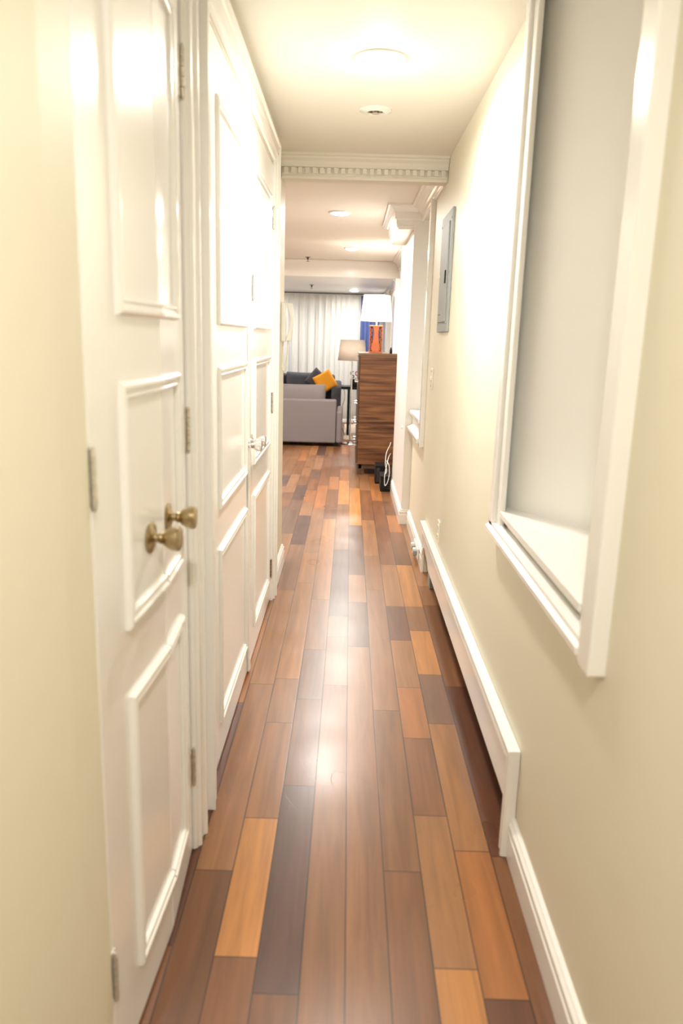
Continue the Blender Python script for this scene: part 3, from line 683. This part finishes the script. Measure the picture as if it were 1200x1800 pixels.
# ------------------------------------------------------------------ sofas
def cushion(name, m, parent, c0, size, rot=(0, 0, 0), puff=.35, lean=0):
    """pillow shape: grid box inflated in the middle"""
    bmx = MB(); n = 12; sx, sy, sz = size
    vs = {}
    for side in (-1, 1):
        for i in range(n+1):
            for j in range(n+1):
                u, v = i/n*2-1, j/n*2-1
                k = max(0, (1-u**4)*(1-v**4))**.5
                pin = 1-.06*(u*u*v*v)
                edge = (i in (0, n)) or (j in (0, n))
                key = (0 if edge else side, i, j)
                if key not in vs:
                    wob = .04*math.sin(3*u+v*2)
                    vs[key] = bmx.bm.verts.new((sx/2*u*(1-.05*(1-v*v))*pin*1.0, side*sy/2*k*(1+wob) if not edge else 0, sz/2*v*(1-.05*(1-u*u))))
    for side in (-1, 1):
        for i in range(n):
            for j in range(n):
                q = [vs[(0 if (a in (0, n) or b in (0, n)) else side, a, b)] for a, b in ((i, j), (i+1, j), (i+1, j+1), (i, j+1))]
                bmx.bm.faces.new(q if side < 0 else q[::-1])
    o = bmx.build(name, m, parent, smooth=True, sub=1); o.location = c0; o.rotation_euler = rot
    return o
t = empty('sofa', (-2.6, 10.70, 0), 0, label='light grey sofa with its back to the hallway', cat='sofa')
c = MB(); c.box((0, 0, .05), (2.43, .20, .655), .02, 3); c.build('back', M['grey_fab'], t)
c = MB(); c.box((.2, .20, .06), (2.43, .95, .30), .02); c.build('seat_frame', M['grey_fab'], t)
c = MB(); c.box((2.435, .004, .05), (2.515, .95, .50), .028, 4); c.build('arm', M['grey_fab'], t)
c = MB(); c.box((.24, .22, .30), (1.32, .93, .45), .04, 3); c.build('seat_cushion', M['grey_fab'], t)
c = MB(); c.box((1.34, .22, .30), (2.42, .93, .45), .04, 3); c.build('seat_cushion', M['grey_fab'], t)
for x, y in ((.05, .05), (2.40, .05), (.05, .85), (2.40, .85)):
    c = MB(); c.box((x, y, 0), (x+.05, y+.05, .055)); c.build('foot', M['black'], t)
cushion('back_cushion', M['grey_fab'], t, (1.86, .33, .635), (.90, .24, .46), (math.radians(-6), 0, 0))
cushion('back_cushion', M['grey_fab'], t, (.94, .33, .625), (.90, .24, .44), (math.radians(-6), 0, 0))
t = empty('sofa', (-2.7, 12.25, 0), 0, label='dark grey sofa beyond the light grey one, before the sheer curtain', cat='sofa')
c = MB(); c.box((.1, .65, .10), (2.46, .90, .90), .04, 3); c.build('back', M['dark_fab'], t)
c = MB(); c.box((.2, .0, .08), (2.45, .70, .40), .03, 3); c.build('seat_frame', M['dark_fab'], t)
for x in (.0, 2.42):
    c = MB(); c.prism([(.0, .08), (.9, .08), (.9, .80), (.35, .80), (.08, .74), (.0, .62)], x, x+.15, 'X'); c.build('arm', M['dark_fab'], t, bevel=.03)
for x in (.45, 1.16, 1.87): cushion('back_cushion', M['dark_fab'], t, (x+.12, .55, .70), (.74, .22, .52), (math.radians(-10), 0, 0))
for x, y in ((.1, .1), (2.45, .1), (.1, .8), (2.45, .8)):
    c = MB(); c.lathe([(.02, 0), (.025, .085)], (x, y, 0), n=12); c.build('foot', M['black'], t)
tag(cushion('throw_pillow', M['orange_fab'], None, (-.385, 12.40, .81), (.34, .14, .33), (math.radians(-12), math.radians(-30), math.radians(8))), 'bright orange throw pillow tilted on the dark grey sofa', 'pillow')
tag(cushion('throw_pillow', M['dark_fab'], None, (-.52, 12.60, .82), (.34, .13, .32), (math.radians(-10), math.radians(40), 0)), 'dark charcoal throw pillow tucked behind the orange pillow', 'pillow')

# ------------------------------------------------------------------ curtains
def curtain(name, x0, x1, y, z0, z1, m, amp, wl, label, cat, thick=0):
    c = MB(); n = int((x1-x0)/.008); nz = 6; rows = []
    ph = random.random()*6
    xs = [x0+(x1-x0)*i/n for i in range(n+1)]
    for j in range(nz+1):
        z = z0+(z1-z0)*j/nz; f = 1-.35*(j/nz)
        rows.append([c.bm.verts.new((x, y+amp*f*(math.sin(2*PI*x/wl+1.7*math.sin(x*3.1)+ph)+.4*math.sin(2*PI*x/(wl*.43)+ph*2)), z)) for x in xs])
    for a, b in zip(rows, rows[1:]):
        for i in range(n): c.bm.faces.new([a[i], a[i+1], b[i+1], b[i]])
    o = c.build(name, m, smooth=True, angle=3)
    if thick: o.modifiers.new('s', 'SOLIDIFY').thickness = thick
    return tag(o, label, cat)
curtain('sheer_curtain', -3.3, -.42, 13.945, .03, 2.245, M['sheer'], .035, .13, 'white sheer curtain hanging over the left of the far window', 'curtain')
curtain('sheer_curtain', -.415, .20, 13.945, .03, 2.245, M['sheer'], .022, .10, 'flatter white sheer curtain beside the blue curtain', 'curtain')
curtain('blue_curtain', .17, .50, 13.86, .03, 2.235, M['blue_fab'], .022, .075, 'deep blue curtain at the right end of the window', 'curtain', .003)
t = empty('curtain_rod', (0, 13.86, 2.262), 0, label='thin dark curtain rod below the soffit', cat='curtain rod')
c = MB(); c.tube([(-3.4, 0, 0), (.53, 0, 0)], .009); c.build('rod', M['dsteel'], t, smooth=True)
c = MB(); c.lathe([(.011, 0), (.022, .01), (.028, .03), (.02, .05), (.001, .062)], (.53, 0, 0), (1, 0, 0), 20); c.build('finial', M['dsteel'], t, smooth=True)
for x in (-3.3, -1.4, .51):
    c = MB(); c.box((x-.008, -.008, -.006), (x+.008, .28, .010)); c.box((x-.02, .275, -.006), (x+.02, .29, .026)); c.build('bracket', M['dsteel'], t)
# horizontal blind behind right part of the curtain
c = MB()
for i in range(46):
    z = .62+i*.032; c.prism([(14.06, z), (14.085, z+.012), (14.085, z+.0135), (14.06, z+.0015)], -.90, .28, 'X')
c.box((-.90, 14.05, 2.08), (.28, 14.15, 2.12))
tag(c.build('window_blind', M['wplastic']), 'white horizontal slat blind behind the flatter sheer curtain', 'blind')

# ------------------------------------------------------------------ black boxes and cables by the dresser
t = empty('network_router', (.305, 7.98, 0), 0, label='upright black device box behind, standing by the dresser leg', cat='device')
c = MB(); c.box((0, 0, 0), (.125, .22, .20), .006); c.build('case', M['black'], t)
c = MB(); c.box((.012, -.003, .02), (.05, .0, .17), .002); c.build('glossy_front', M['dsteel'], t)
t = empty('power_supply_box', (.345, 7.56, 0), 0, label='black ribbed device box in front, closest on the floor by the pier', cat='device')
c = MB(); c.box((0, 0, 0), (.105, .26, .155), .006); c.box((-.004, -.004, .148), (.109, .264, .160), .003); c.build('case', M['black'], t)
for i in range(5):
    c = MB(); c.box((.070, -.004, .03+i*.022), (.098, .0, .038+i*.022)); c.build('vent_slot', M['dsteel'], t)
c = MB(); c.tube(smoothpts([(.455, 7.95, .45), (.44, 7.85, .43), (.405, 7.78, .36), (.395, 7.7, .26), (.41, 7.68, .20), (.40, 7.66, .165)], 8), .0032)
tag(c.build('white_cable', M['wplastic'], smooth=True), 'white cable arching out from behind the dresser', 'cable')
c = MB(); c.tube(smoothpts([(.455, 7.9, .34), (.425, 7.70, .33), (.405, 7.60, .27), (.385, 7.545, .17), (.39, 7.535, .07), (.415, 7.54, .10), (.43, 7.545, .18), (.425, 7.56, .27), (.40, 7.60, .31)], 8), .0032)
tag(c.build('white_cable', M['wplastic'], smooth=True), 'white cable looping down over the front black box', 'cable')
